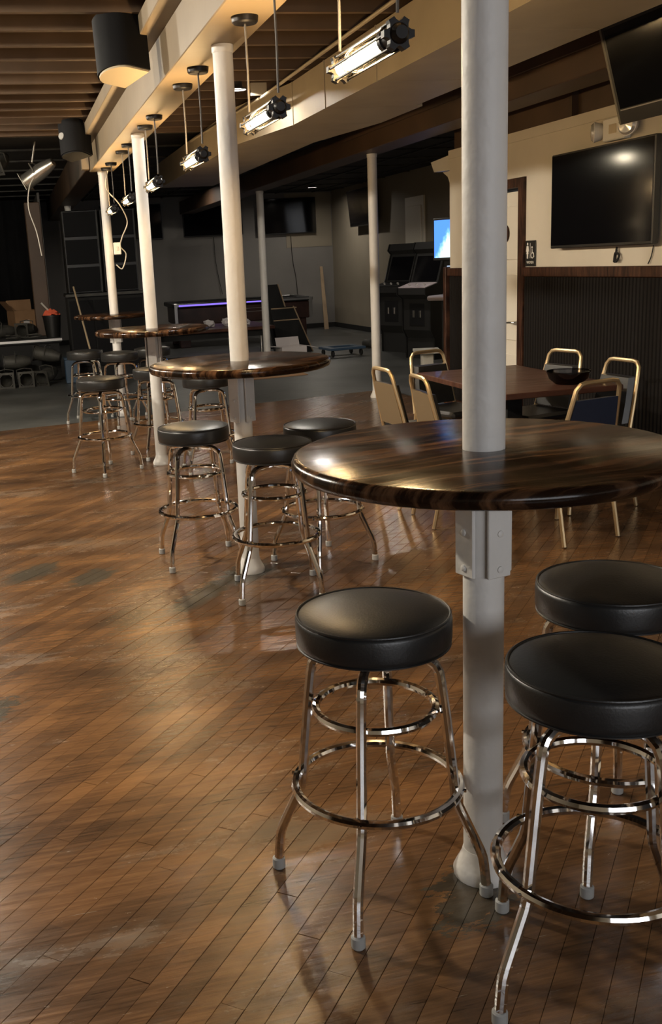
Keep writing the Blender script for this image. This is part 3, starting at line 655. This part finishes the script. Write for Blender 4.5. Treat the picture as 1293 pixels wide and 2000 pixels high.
# ---------------------------------------------------------------- rectangular table and gold chairs
rt = thing('dining_table', 'rectangular brown laminate table ringed by gold-framed chairs', 'table', (2.94, 5.75, 0))
MB().box(-.36, .36, -.645, .645, .712, .745, .004).build('tabletop', 'tabler', rt)
MB().box(-.05, .05, -.05, .05, .03, .711).build('pedestal', 'blackm', rt)
MB().box(-.20, .20, -.035, .035, 0, .035, .008).box(-.035, .035, -.28, .28, 0, .035, .008).build('cross_foot', 'blackm', rt)
def make_chair(label):
    t = thing('banquet_chair', label, 'chair', (0, 0, 0), 0, 'gold-framed banquet chairs')       # faces local +Y
    W = .185; Wt = .152
    half = [(W, -.165, .44), (W - .012, -.20, .60), (Wt, -.238, .76), (Wt - .008, -.250, .815), (Wt - .032, -.256, .842), (Wt - .065, -.257, .848)]
    arch = [(-x, y, z) for x, y, z in half] + half[::-1]
    MB().tube(arch, .0125, 8).build('back_frame', 'gold', t)
    m_ = MB(); P = []
    for z, o in ((.50, -.178), (.62, -.206), (.76, -.236)): P.append((z, o))
    vs = []; BW = (.167, .158, .140)
    for (z, o), W in zip(P, BW): vs += [(-W, o - .011, z), (W, o - .011, z)]
    for (z, o), W in zip(P, BW): vs += [(-W, o + .004, z), (W, o + .004, z)]
    m_.add(vs, [(0, 1, 3, 2), (2, 3, 5, 4), (0, 6, 7, 1), (4, 5, 11, 10), (0, 2, 8, 6), (2, 4, 10, 8), (1, 7, 9, 3), (3, 9, 11, 5)]).build('back_panel', 'navy', t, smooth=False)
    m_ = MB(); vs = []
    for (z, o), W in zip(P, BW): vs += [(-W, o + .0045, z), (W, o + .0045, z)]
    for (z, o), W in zip(P, BW): vs += [(-W + .016, o + .040, z - .004), (W - .016, o + .040, z - .004)]
    W = .185
    m_.add(vs, [(6, 8, 9, 7), (8, 10, 11, 9), (0, 6, 7, 1), (4, 5, 11, 10), (0, 2, 8, 6), (2, 4, 10, 8), (1, 7, 9, 3), (3, 9, 11, 5)]).build('back_cushion', 'vinyl', t)
    MB().box(-W - .005, W + .005, -.175, .235, .435, .485, .018).build('seat', 'vinyl', t)
    MB().box(-W + .01, W - .01, -.16, .22, .418, .4345).build('seat_pan', 'gold', t, smooth=False)
    for s in (-1, 1):
        MB().tube([(s * (W - .012), .20, .425), (s * (W - .008), .225, 0.004)], .0125, 8).build('leg', 'gold', t)
        MB().tube([(s * (W - .004), -.160, .445), (s * (W - .002), -.175, .30), (s * (W), -.235, .004)], .0125, 8).build('leg', 'gold', t)
    return t
c0 = make_chair('gold-framed chair with black seat tucked at the far corner away from the wainscot'); c0.location = (2.40, 5.90, 0); c0.rotation_euler = (0, 0, -PI / 2 + .05)
c1 = dup(c0, (2.43, 5.36, 0), -PI / 2 - .06, 'gold-framed chair tucked at the table corner nearest the round table, back to the dance floor')
dup(c0, (2.86, 6.47, 0), PI + .30, 'gold-framed chair at the table end nearest the arcade machines')
dup(c0, (3.26, 6.04, 0), PI / 2 + .25, 'gold-framed chair by the wainscot, nearer the restroom door')
dup(c0, (3.22, 5.36, 0), PI / 2 + .10, 'gold-framed chair by the wainscot, further from the restroom door')
dup(c0, (2.78, 4.85, 0), .22, 'gold-framed chair with its navy back turned to the round table')
_tan = None
for ch in (c0, c1):
    for q in ch.children:
        if q.name.startswith('back_panel'):
            if _tan is None: _tan = q.data.copy(); _tan.materials[0] = MAT['tanvinyl']  # tan puts warm lamplight into the colour of these two backs
            q.data = _tan
gb = thing('glass_bowl', 'smoked glass bowl on the rectangular brown table', 'bowl', (3.08, 5.32, .746))
MB().lathe([(.0, 0), (.075, 0), (.11, .03), (.125, .07), (.122, .07), (.106, .032), (.072, .006), (.0, .006)], 32).build('bowl', 'smoke', gb)
MB().torus(.1235, .004, (0, 0, .071), 40, 6).build('rim', 'smoke', gb)

# ---------------------------------------------------------------- stage side
st = thing('stage', 'low black stage with a worn front edge', 'stage', (-2.6, 17.9, 0))
MB().box(-3.38, 3.22, -3.0, 4.07, .54, .60, .006).build('deck', 'carpet', st)
MB().box(-3.38, 3.18, -2.96, -2.93, .005, .539).build('front_panel', 'blackm', st, smooth=False)
MB().box(-3.38, 3.225, -3.012, -3.001, .565, .598).build('edge_strip', 'alu', st, smooth=False)
MB().box(3.15, 3.18, -2.929, 4.0, .005, .539).build('side_panel', 'blackm', st, smooth=False)
m_ = MB(); vs = []; fs = []; n_ = 150
for k in range(n_ + 1):
    x = -5.9 + k * 6.35 / n_; y = 20.6 + .07 * math.sin(k * .9) + .03 * math.sin(k * 2.3)
    vs += [(x, y, .605), (x, y, 2.87)]
    if k: fs.append((2 * k - 2, 2 * k, 2 * k + 1, 2 * k - 1))
cu_ = tag(m_.add(vs, fs).build('stage_curtain', 'cloth', ang=180), 'black pleated curtain behind the stage', 'curtain')
sm_ = cu_.modifiers.new('thick', 'SOLIDIFY'); sm_.thickness = .012
pc = tag(MB().box(.30, .52, 15.6, 15.85, .601, 2.51, .01).build('stage_pillar', 'dbeam'), 'dark timber pillar at the corner of the stage', 'pillar')
gs = tag(MB().box(.60, .64, 19.0, 21.9, .605, 2.88).build('partition_edge', 'grey'), 'narrow grey partition edge beside the loudspeaker stack', 'partition')
# rack under the speakers
rk = thing('equipment_rack', 'black equipment bench below the tall loudspeakers', 'bench', (1.30, 15.25, 0))
MB().box(-.56, .56, -.35, .40, 1.15, 1.20, .005).build('top', 'black', rk)
MB().box(-.54, .54, -.30, .38, 0, 1.149).build('body', 'blackm', rk, smooth=False)
for k in range(3): MB().box(-.52 + k * .35, -.19 + k * .35, -.315, -.301, .16, 1.10, .003).build('front_panel', 'speak', rk)
MB().box(-.57, .57, -.36, -.351, 1.16, 1.19).build('edge_strip', 'gear', rk, smooth=False)
def stack(x, y, label, w_=.49, h=1.14, d=.5):
    t = thing('loudspeaker_tower', label, 'speaker', (x, y, 1.201))
    MB().box(-w_ / 2, w_ / 2, -d / 2, d / 2, 0, h, .01).build('cabinet', 'black', t)
    for k in range(3): MB().box(-w_ / 2 + .02, w_ / 2 - .02, -d / 2 - .012, -d / 2 - .001, .02 + k * h / 3, (k + 1) * h / 3 - .02, .004).build('grille', 'speak', t)
    MB().box(w_ / 2 - .008, w_ / 2 + .004, -d / 2 - .006, -d / 2 + .006, 0, h).build('corner_strip', 'gear', t, smooth=False)
    return t
stack(1.03, 15.30, 'tall black loudspeaker tower nearer the stage'); stack(1.56, 15.32, 'tall black loudspeaker tower behind the switch box post')
# stage lights (par cans)
def make_par(name, label, cat, L=.30, r=.085, mat='gear', group=None, yoke=True):
    t = thing(name, label, cat, (0, 0, 0), 0, group)          # axis +Y is the open front
    MB().lathe([(.0, -L * .62), (r * .55, -L * .60), (r * .8, -L * .42), (r, -L * .15), (r, L * .42), (r * 1.04, L * .43), (r * 1.04, L * .47), (r * .93, L * .47), (r * .93, L * .1), (r * .5, -L * .2), (.0, -L * .3)], 24, axis='y').build('can', mat, t)
    MB().box(-r * 1.15, r * 1.15, L * .475, L * .49, -r * 1.15, -r * .85).box(-r * 1.15, r * 1.15, L * .475, L * .49, r * .85, r * 1.15).box(-r * 1.15, -r * .85, L * .475, L * .49, -r * .85, r * .85).box(r * .85, r * 1.15, L * .475, L * .49, -r * .85, r * .85).build('filter_frame', mat, t, smooth=False)
    if yoke: MB().tube([(-r * 1.05, 0, 0), (-r * 1.1, 0, r * 1.3), (0, 0, r * 1.5), (r * 1.1, 0, r * 1.3), (r * 1.05, 0, 0)], .008, 6).build('yoke', mat, t)
    return t
hp = make_par('stage_light', 'polished stage light hanging aslant from the dark ceiling', 'stage light', .36, .085, 'silver')
hp.location = (.41, 11.8, 2.57); hp.rotation_euler = (math.radians(-28), 0, math.radians(62))
MB().tube([(0, 0, .127), (0, -.152, .289)], .010, 6).build('hanger', 'silver', hp)
_c = MB().tube(bez([(.37, 11.76, 2.54), (.30, 11.7, 2.42), (.27, 11.7, 2.2), (.33, 11.7, 1.95), (.36, 11.7, 1.70)]), .006, 6).build('power_cable', 'cablew')
bpy.context.view_layer.update(); _c.parent = hp; _c.matrix_parent_inverse = hp.matrix_world.inverted()
hp2 = make_par('stage_light', 'dim stage light in the dark ceiling corner over the stage', 'stage light', .26, .08, 'gear'); hp2.location = (.02, 12.2, 2.73); hp2.rotation_euler = (-.5, 0, 2.6)
PG = 'heaped stage lights below the stage'
pl = 'dusty black stage light heaped on the floor before the stage'
pp = make_par('stage_light', pl, 'stage light', .34, .095, 'gear', PG); pp.location = (-.20, 14.42, .112); pp.rotation_euler = (0, 0, PI)
for (x, y, z, rx, rz) in ((.05, 14.40, .112, 0, PI + .1), (.36, 14.40, .14, -.2, PI - .6), (-.47, 14.42, .112, 0, PI - .05), (-.05, 14.55, .335, 0, 1.57), (-.46, 14.55, .335, 0, 1.5), (.38, 14.60, .40, .2, 1.2), (-.75, 14.45, .112, 0, PI)):
    o = dup(pp, (x, y, z), 0, pl, PG); o.rotation_euler = (rx, 0, rz)
PG2 = 'stage lights lying on the stage'
o = dup(pp, (-.22, 15.45, .715), 1.8, 'dusty stage light lying on the stage beside the cardboard box', PG2)
o = dup(pp, (.16, 15.40, .715), 2.6, 'dusty stage light lying on the stage beside the cardboard box', PG2)
for i, (x, y, r_) in enumerate(((-.05, 15.06, .2), (.25, 15.03, 1.1), (-.55, 15.2, .5))):
    tag(MB().tube(bez([(x + .10 * math.cos(a + r_), y + .07 * math.sin(a + r_), .614 + .006 * a) for a in [k * .8 for k in range(14)]], 3), .010, 6).build('cable_coil', 'gear'), 'dusty coiled cable on the stage front', 'cable', 'coiled cables on the stage')
def carton(name, label, cat, w_, d, h, loc, rz, mat, flaps=((0, 1),)):
    t = thing(name, label, cat, loc, rz); k = .008
    MB().box(-w_ / 2, w_ / 2, -d / 2, d / 2, 0, k).box(-w_ / 2, w_ / 2, -d / 2, -d / 2 + k, k, h).box(-w_ / 2, w_ / 2, d / 2 - k, d / 2, k, h).box(-w_ / 2, -w_ / 2 + k, -d / 2 + k, d / 2 - k, k, h).box(w_ / 2 - k, w_ / 2, -d / 2 + k, d / 2 - k, k, h).build('body', mat, t, smooth=False)
    for ang, tilt in flaps:
        m_ = MB(); L = (d if abs(math.sin(ang)) < .5 else w_) / 2; D = (w_ if abs(math.sin(ang)) < .5 else d) / 2
        m_.x = Matrix.Rotation(ang, 4, 'Z') @ Matrix.Translation((D - .004, 0, h)) @ Matrix.Rotation(-tilt, 4, 'Y')
        m_.box(0, D * .95, -L + .01, L - .01, 0, .006).build('flap', mat, t, smooth=False)
    return t
bx_ = carton('cardboard_box', 'open brown cardboard box standing on the stage', 'box', .44, .36, .32, (.15, 17.6, .601), .35, 'card', ((PI / 2, 1.45), (0, -.6), (PI, .9)))
MB().box(-.08, .02, -.187, -.181, .10, .17).build('shipping_label', 'cardw', bx_, smooth=False)
bn = thing('waste_bin', 'black bin on the stage edge holding an orange cloth', 'bin', (.52, 15.18, .601))
MB().lathe([(.0, 0), (.10, 0), (.13, .30), (.137, .30), (.137, .315), (.124, .315), (.095, .012), (.0, .012)], 24).build('bin_body', 'black', bn)
oc = thing('orange_cloth', 'crumpled orange cloth with a pale stick in the black bin', 'cloth', (.52, 15.18, .885))
m_ = MB(); vs = [(0, 0, .10)]; rr = random.Random(3)
for ring, (rad, z) in enumerate(((.05, .105), (.10, .07), (.12, .02))):
    for k in range(12):
        a = 2 * PI * k / 12; q = rad * (1 + rr.uniform(-.25, .25)); vs.append((q * math.cos(a), q * math.sin(a), z + rr.uniform(-.03, .03)))
fs = [(0, 1 + k, 1 + (k + 1) % 12) for k in range(12)]
for r_ in range(2):
    for k in range(12): a = 1 + r_ * 12 + k; b = 1 + r_ * 12 + (k + 1) % 12; fs.append((a, a + 12, b + 12, b))
m_.add(vs, fs).build('cloth', 'orange', oc, smooth=False)
MB().tube([(-.02, 0, .08), (-.13, 0, .21)], .013, 8).build('stick', 'cablew', oc)
bb = thing('storage_bin', 'dull blue plastic bin on the floor at the stage corner', 'bin', (.70, 14.5, 0))
MB().box(-.09, .09, -.14, .14, 0, .33, .01).build('bin_body', 'blue', bb); MB().box(-.098, .098, -.148, .148, .331, .35, .004).build('rim', 'blue', bb)
br = thing('broom', 'broom with a pale wooden handle leaning on the black bench', 'broom', (.86, 13.2, 0))
a_, b_ = Vector((.09, -.35, .10)), Vector((-.02, 1.45, 1.30))
MB().tube([a_, b_], .0125, 8).build('handle', 'stick', br)
MB().box(-.06, .24, -.41, -.33, 0.0, .10, .01).build('brush_head', 'card', br)

# ---------------------------------------------------------------- far end of the room
lt = thing('low_table', 'long low brown table strewn with papers behind the round tables', 'table', (2.56, 16.6, 0))
MB().box(-1.45, 1.45, -.75, .75, .46, .51, .01).build('tabletop', 'tabler', lt)
MB().box(-1.35, 1.35, -.66, .66, .36, .459).build('apron', 'blackm', lt, smooth=False)
for sx in (-1, 1):
    for sy in (-1, 1): MB().lathe([(.05, 0), (.05, .015), (.022, .03), (.022, .359)], 12, (sx * 1.25, sy * .6, 0)).build('leg', 'steel', lt)
pk = thing('snack_package', 'lime green package at the end of the low brown table', 'package', (1.45, 16.1, .511), .2)
MB().box(-.13, .13, -.06, .06, 0, .13, .02).build('pouch', 'green', pk); MB().box(-.05, .05, -.064, -.0605, .03, .09).build('window', 'blackm', pk, smooth=False)
bt = thing('spray_bottle', 'pale plastic bottle beside the lime package', 'bottle', (1.72, 16.15, .511))
MB().lathe([(.0, 0), (.04, 0), (.042, .01), (.042, .11), (.016, .15), (.016, .17)], 16).build('body', 'paper', bt); MB().lathe([(.018, .171), (.018, .195), (.0, .197)], 12).build('cap', 'white', bt)
tag(MB().box(-.15, .15, -.10, .10, 0, .03, .004).build('flat_box', 'ply'), 'flat tan box lying on the low brown table', 'box').location = (2.2, 16.2, .511)
rr = random.Random(11)
for i, (x, y) in enumerate(((3.35, 16.3), (3.65, 16.4), (3.05, 16.45), (3.42, 16.75))):
    m_ = MB(); vs = []; n_ = 8
    for ring in range(5):
        ph = PI * ring / 4
        for k in range(n_):
            q = .085 * math.sin(ph) * (1 + rr.uniform(-.3, .3)) + .002; a = 2 * PI * k / n_
            vs.append((q * math.cos(a) * 1.3, q * math.sin(a), max(0, .055 + .055 * -math.cos(ph) * (1 + rr.uniform(-.2, .3)))))
    fs = [(r_ * n_ + k, r_ * n_ + (k + 1) % n_, (r_ + 1) * n_ + (k + 1) % n_, (r_ + 1) * n_ + k) for r_ in range(4) for k in range(n_)]
    o = m_.add(vs, fs).build('crumpled_paper', 'paper', smooth=False); o.location = (x, y, .511); o.rotation_euler = (0, 0, i)
    tag(o, 'crumpled white paper on the end of the low brown table', 'paper', 'papers on the low table')
# pool table
pt = thing('pool_table', 'dark wood pool table with a violet-lit rail by the grey wall', 'pool table', (4.20, 19.55, 0), -.03)
MB().box(-1.27, 1.27, -.68, .68, .42, .74, .02).build('cabinet', 'poolw', pt)
MB().box(-1.16, 1.16, -.57, .57, .741, .77).build('bed', 'felt', pt, smooth=False)
for (a, b, c, d) in ((-1.33, 1.33, -.74, -.60), (-1.33, 1.33, .60, .74), (-1.33, -1.19, -.60, .60), (1.19, 1.33, -.60, .60)): MB().box(a, b, c, d, .742, .82, .015).build('rail', 'black', pt)
MB().box(-1.30, 1.30, -.752, -.741, .765, .80).build('rail_trim', 'alu', pt, smooth=False)
MB().box(-1.22, -.28, -.756, -.7525, .768, .796).build('led_strip', 'led', pt, smooth=False); MB().box(.05, .45, -.756, -.7525, .772, .792).build('led_strip', 'led', pt, smooth=False)  # violet reflection on the metal rail, made as glowing strips
for s in (-1, 1):
    for q in (-1, 1): MB().box(s * 1.12 - .10, s * 1.12 + .10, q * .52 - .10, q * .52 + .10, 0, .419, .01).build('leg', 'poolw', pt)
    MB().box(s * 1.28 - .03, s * 1.28 + .03, -.765, -.753, .44, .82, .003).build('corner_cap', 'alu', pt)
for z in (.60, .66): MB().box(-.15, .75, -.692, -.681, z, z + .008).build('ball_return', 'alu', pt, smooth=False)
# leaning boards, carton, dolly, plank
lb_ = thing('leaning_board', 'dark framed boards leaning by the slim post and pool table', 'board', (4.35, 16.55, 0), .15)
for i, (x0, x1, h, th) in enumerate(((-.20, .16, 1.18, .33), (-.16, .34, .82, .42))):
    m_ = MB(); m_.x = Matrix.Translation((0, -.15 * i, 0)) @ Matrix.Rotation(-th, 4, 'X')
    b = m_.add([(x0, 0, 0), (x1 + .1, 0, 0), (x1 - .08, 0, h), (x0, 0, h), (x0, .03, 0), (x1 + .1, .03, 0), (x1 - .08, .03, h), (x0, .03, h)], [(0, 1, 2, 3), (7, 6, 5, 4), (0, 4, 5, 1), (1, 5, 6, 2), (2, 6, 7, 3), (3, 7, 4, 0)]).build('board', 'blackm', lb_, smooth=False)
    m_ = MB(); m_.x = Matrix.Translation((0, -.15 * i, 0)) @ Matrix.Rotation(-th, 4, 'X')
    m_.add([(x1 + .08, -.012, 0), (x1 + .1, -.012, 0), (x1 - .08, -.012, h), (x1 - .10, -.012, h), (x1 + .08, -.001, 0), (x1 + .1, -.001, 0), (x1 - .08, -.001, h), (x1 - .10, -.001, h)], [(0, 1, 2, 3), (7, 6, 5, 4), (0, 4, 5, 1), (1, 5, 6, 2), (2, 6, 7, 3), (3, 7, 4, 0)])
    if i:
        for z in (h - .02, h * .72): m_.box(x0, x1 - .04, -.012, -.001, z - .018, z)
    m_.build('frame_strip', 'ply', b, smooth=False)
carton('paper_carton', 'open white carton on the floor before the leaning boards', 'box', .42, .30, .16, (4.27, 15.90, 0), .1, 'cardw', ((PI / 2, 1.2), (0, -.2), (PI, .15)))
dl = thing('furniture_dolly', 'small dark blue furniture dolly on the grey floor', 'dolly', (4.98, 15.45, 0), .1)
for y in (-.2, .2): MB().box(-.30, .30, y - .05, y + .05, .10, .14, .006).build('deck_slat', 'blue', dl)
for x in (-.24, .24): MB().box(x - .05, x + .05, -.15, .15, .10, .14, .006).build('cross_slat', 'blue', dl)
for x in (-.24, .24):
    for y in (-.19, .19): MB().lathe([(.0, -.015), (.045, -.015), (.05, -.008), (.05, .008), (.045, .015), (.0, .015)], 14, (x, y, .05), 'x').build('caster', 'blackm', dl)
tag(MB().add([(6.50, 21.35, 0), (6.60, 21.35, 0), (6.68, 21.93, 1.32), (6.62, 21.93, 1.32), (6.50, 21.37, 0), (6.60, 21.37, 0), (6.68, 21.95, 1.32), (6.62, 21.95, 1.32)], [(0, 1, 2, 3), (7, 6, 5, 4), (0, 4, 5, 1), (1, 5, 6, 2), (2, 6, 7, 3), (3, 7, 4, 0)]).build('leaning_plank', 'ply', smooth=False), 'bare plank leaning in the corner of the grey wall', 'plank')
cs = tag(MB().add([(-.35, -.2, .002), (.45, -.1, .002), (.40, .16, .03), (-.25, .12, .002), (-.35, -.2, .008), (.45, -.1, .008), (.40, .16, .036), (-.25, .12, .008)], [(3, 2, 1, 0), (4, 5, 6, 7), (0, 1, 5, 4), (1, 2, 6, 5), (2, 3, 7, 6), (3, 0, 4, 7)]).build('cardboard_sheet', 'card', smooth=False), 'flat cardboard sheet on the grey floor past the second table', 'cardboard'); cs.location = (3.3, 13.25, 0)
tag(MB().tube(bez([(4.6 + .35 * math.cos(a), 18 + .2 * math.sin(a) - a * .1, .012) for a in [k * .7 for k in range(9)]], 3), .01, 6).build('floor_cable', 'blackm'), 'black cable loosely coiled on the grey floor', 'cable')

# arcade machines: side profile in local (x = front .. back, z), width along y; front faces -x
PROF = [(.05, 0), (.05, .30), (-.02, .42), (-.02, .86), (-.12, .93), (-.12, 1.02), (.12, 1.08), (.26, 1.50), (.20, 1.56), (.24, 1.66), (.74, 1.66), (.74, 0)]
def arcade(x, y, rz, label, deck='black', wd=.62):
    t = thing('arcade_machine', label, 'arcade machine', (x, y, 0), rz)
    MB().prism(PROF, -wd / 2 + .02, wd / 2 - .02).build('cabinet', 'blackm', t, smooth=False)
    for s in (-1, 1):
        MB().prism([(p[0] - (.02 if p[0] < .5 else 0), p[1]) for p in PROF], s * (wd / 2) - .019 * (s > 0), s * (wd / 2) + .019 * (s < 0)).build('side_panel', 'black', t, smooth=False)
    m_ = MB(); m_.x = Matrix.Translation((-.12, 0, 1.021)) @ Matrix.Rotation(-math.atan2(.06, .24), 4, 'Y')
    dk = m_.box(0, .24, -wd / 2 + .022, wd / 2 - .022, .001, .014, .003).build('control_deck', deck, t)
    for k in range(6):
        m_ = MB(); m_.x = Matrix.Translation((-.12, 0, 1.021)) @ Matrix.Rotation(-math.atan2(.06, .24), 4, 'Y')
        m_.lathe([(.017, .015), (.017, .024), (.0, .028)], 10, (.08 + .06 * (k % 2), -.2 + .08 * k, 0)).build('button', 'lens', dk)
    m_ = MB(); m_.x = Matrix.Translation((.12, 0, 1.08)) @ Matrix.Rotation(math.atan2(.14, .42), 4, 'Y')
    m_.box(-.006, -.001, -wd / 2 + .06, wd / 2 - .06, .03, .40).build('screen', 'tvs', t, smooth=False)
    cd = MB().box(-.026, -.0205, -.16, .16, .48, .80, .002).build('coin_door', 'speak', t)
    for s in (-1, 1): MB().box(-.032, -.0265, s * .07 - .02, s * .07 + .02, .60, .70, .002).build('coin_slot', 'steel', cd)
    return t
arcade(5.78, 15.30, .35, 'black arcade machine with chrome coin slots standing furthest along the beige wall')
arcade(5.70, 14.05, .35, 'black arcade machine with a pale lit control deck', 'lav')
km = thing('touchscreen_kiosk', 'black game kiosk with a bright blue screen above a smaller pale screen', 'kiosk', (5.45, 11.95, 0), -.95)
MB().box(-.30, .30, -.02, .45, 0, 1.0, .01).build('base', 'blackm', km)
MB().box(-.27, .27, -.01, .20, 1.001, 1.40, .01).build('lower_head', 'blackm', km); MB().box(-.22, .22, -.016, -.0105, 1.06, 1.34).build('lower_screen', 'screen2', km, smooth=False)
hdp = MB().box(-.40, .40, -.05, .02, 1.405, 1.915, .008).build('monitor', 'black', km)
sc_ = MB().box(-.375, .375, -.003, .003, -.225, .225).build('monitor_screen', 'screen', hdp, smooth=False); sc_.location = (0, -.054, 1.665)
MB().box(-.32, .32, -.35, -.021, .93, .99, .02).build('shelf', 'lav', km)
jb = thing('jukebox', 'dark jukebox with a curved grey front edge behind the wainscot end', 'jukebox', (5.05, 10.75, 0), .1)
JP = [(.04, .02), (.02, .30), (-.04, .62), (-.03, .92), (.04, 1.18), (.14, 1.34), (.55, 1.34), (.55, .02)]
MB().prism([(p[0] + .03, p[1]) for p in JP], -.36, .36).build('cabinet', 'blackm', jb, smooth=False)
for s in (-1, 1): MB().tube(bez([(p[0], s * .35, p[1]) for p in JP[:6]], 4), .022, 8).build('curved_trim', 'alu', jb)
MB().box(.0, .028, -.25, .25, .55, 1.0, .004).build('front_panel', 'tvs', jb)
wbx = thing('parts_box', 'pale flat box on a small white stand beside the kiosk', 'box', (4.98, 12.0, 0), -.3)
MB().box(-.16, .16, -.22, .22, .30, .335, .004).build('lid', 'white', wbx); MB().box(-.07, .07, -.12, .12, 0, .299, .004).build('stand', 'white', wbx)
tag(MB().tube([(6.18, 16.3, 0), (6.86, 16.6, 1.12)], .014, 8).build('wooden_stick', 'stick'), 'pale wooden stick leaning on the beige wall beside the arcade machine', 'stick')
jk = thing('scrap_motor', 'small greasy motor part lying on the floor by the arcade machine', 'motor', (5.75, 16.35, 0), .5)
MB().lathe([(.0, -.12), (.06, -.12), (.07, -.08), (.07, .08), (.05, .12), (.0, .12)], 14, (0, 0, .072), 'y').build('casing', 'gear', jk); MB().box(-.10, .10, -.07, .07, 0, .012).build('mount', 'gear', jk)
dr2 = struct(MB().box(XFR - .03, XFR - .002, 16.75, 17.6, .01, 2.45).build('door_2', 'door', smooth=False), 'pale tall door in the dim beige wall')
MB().box(XFR - .045, XFR - .031, 16.85, 17.5, .15, 1.1, .01).build('door_panel', 'door', dr2); MB().box(XFR - .045, XFR - .031, 16.85, 17.5, 1.25, 2.3, .01).build('door_panel', 'door', dr2)
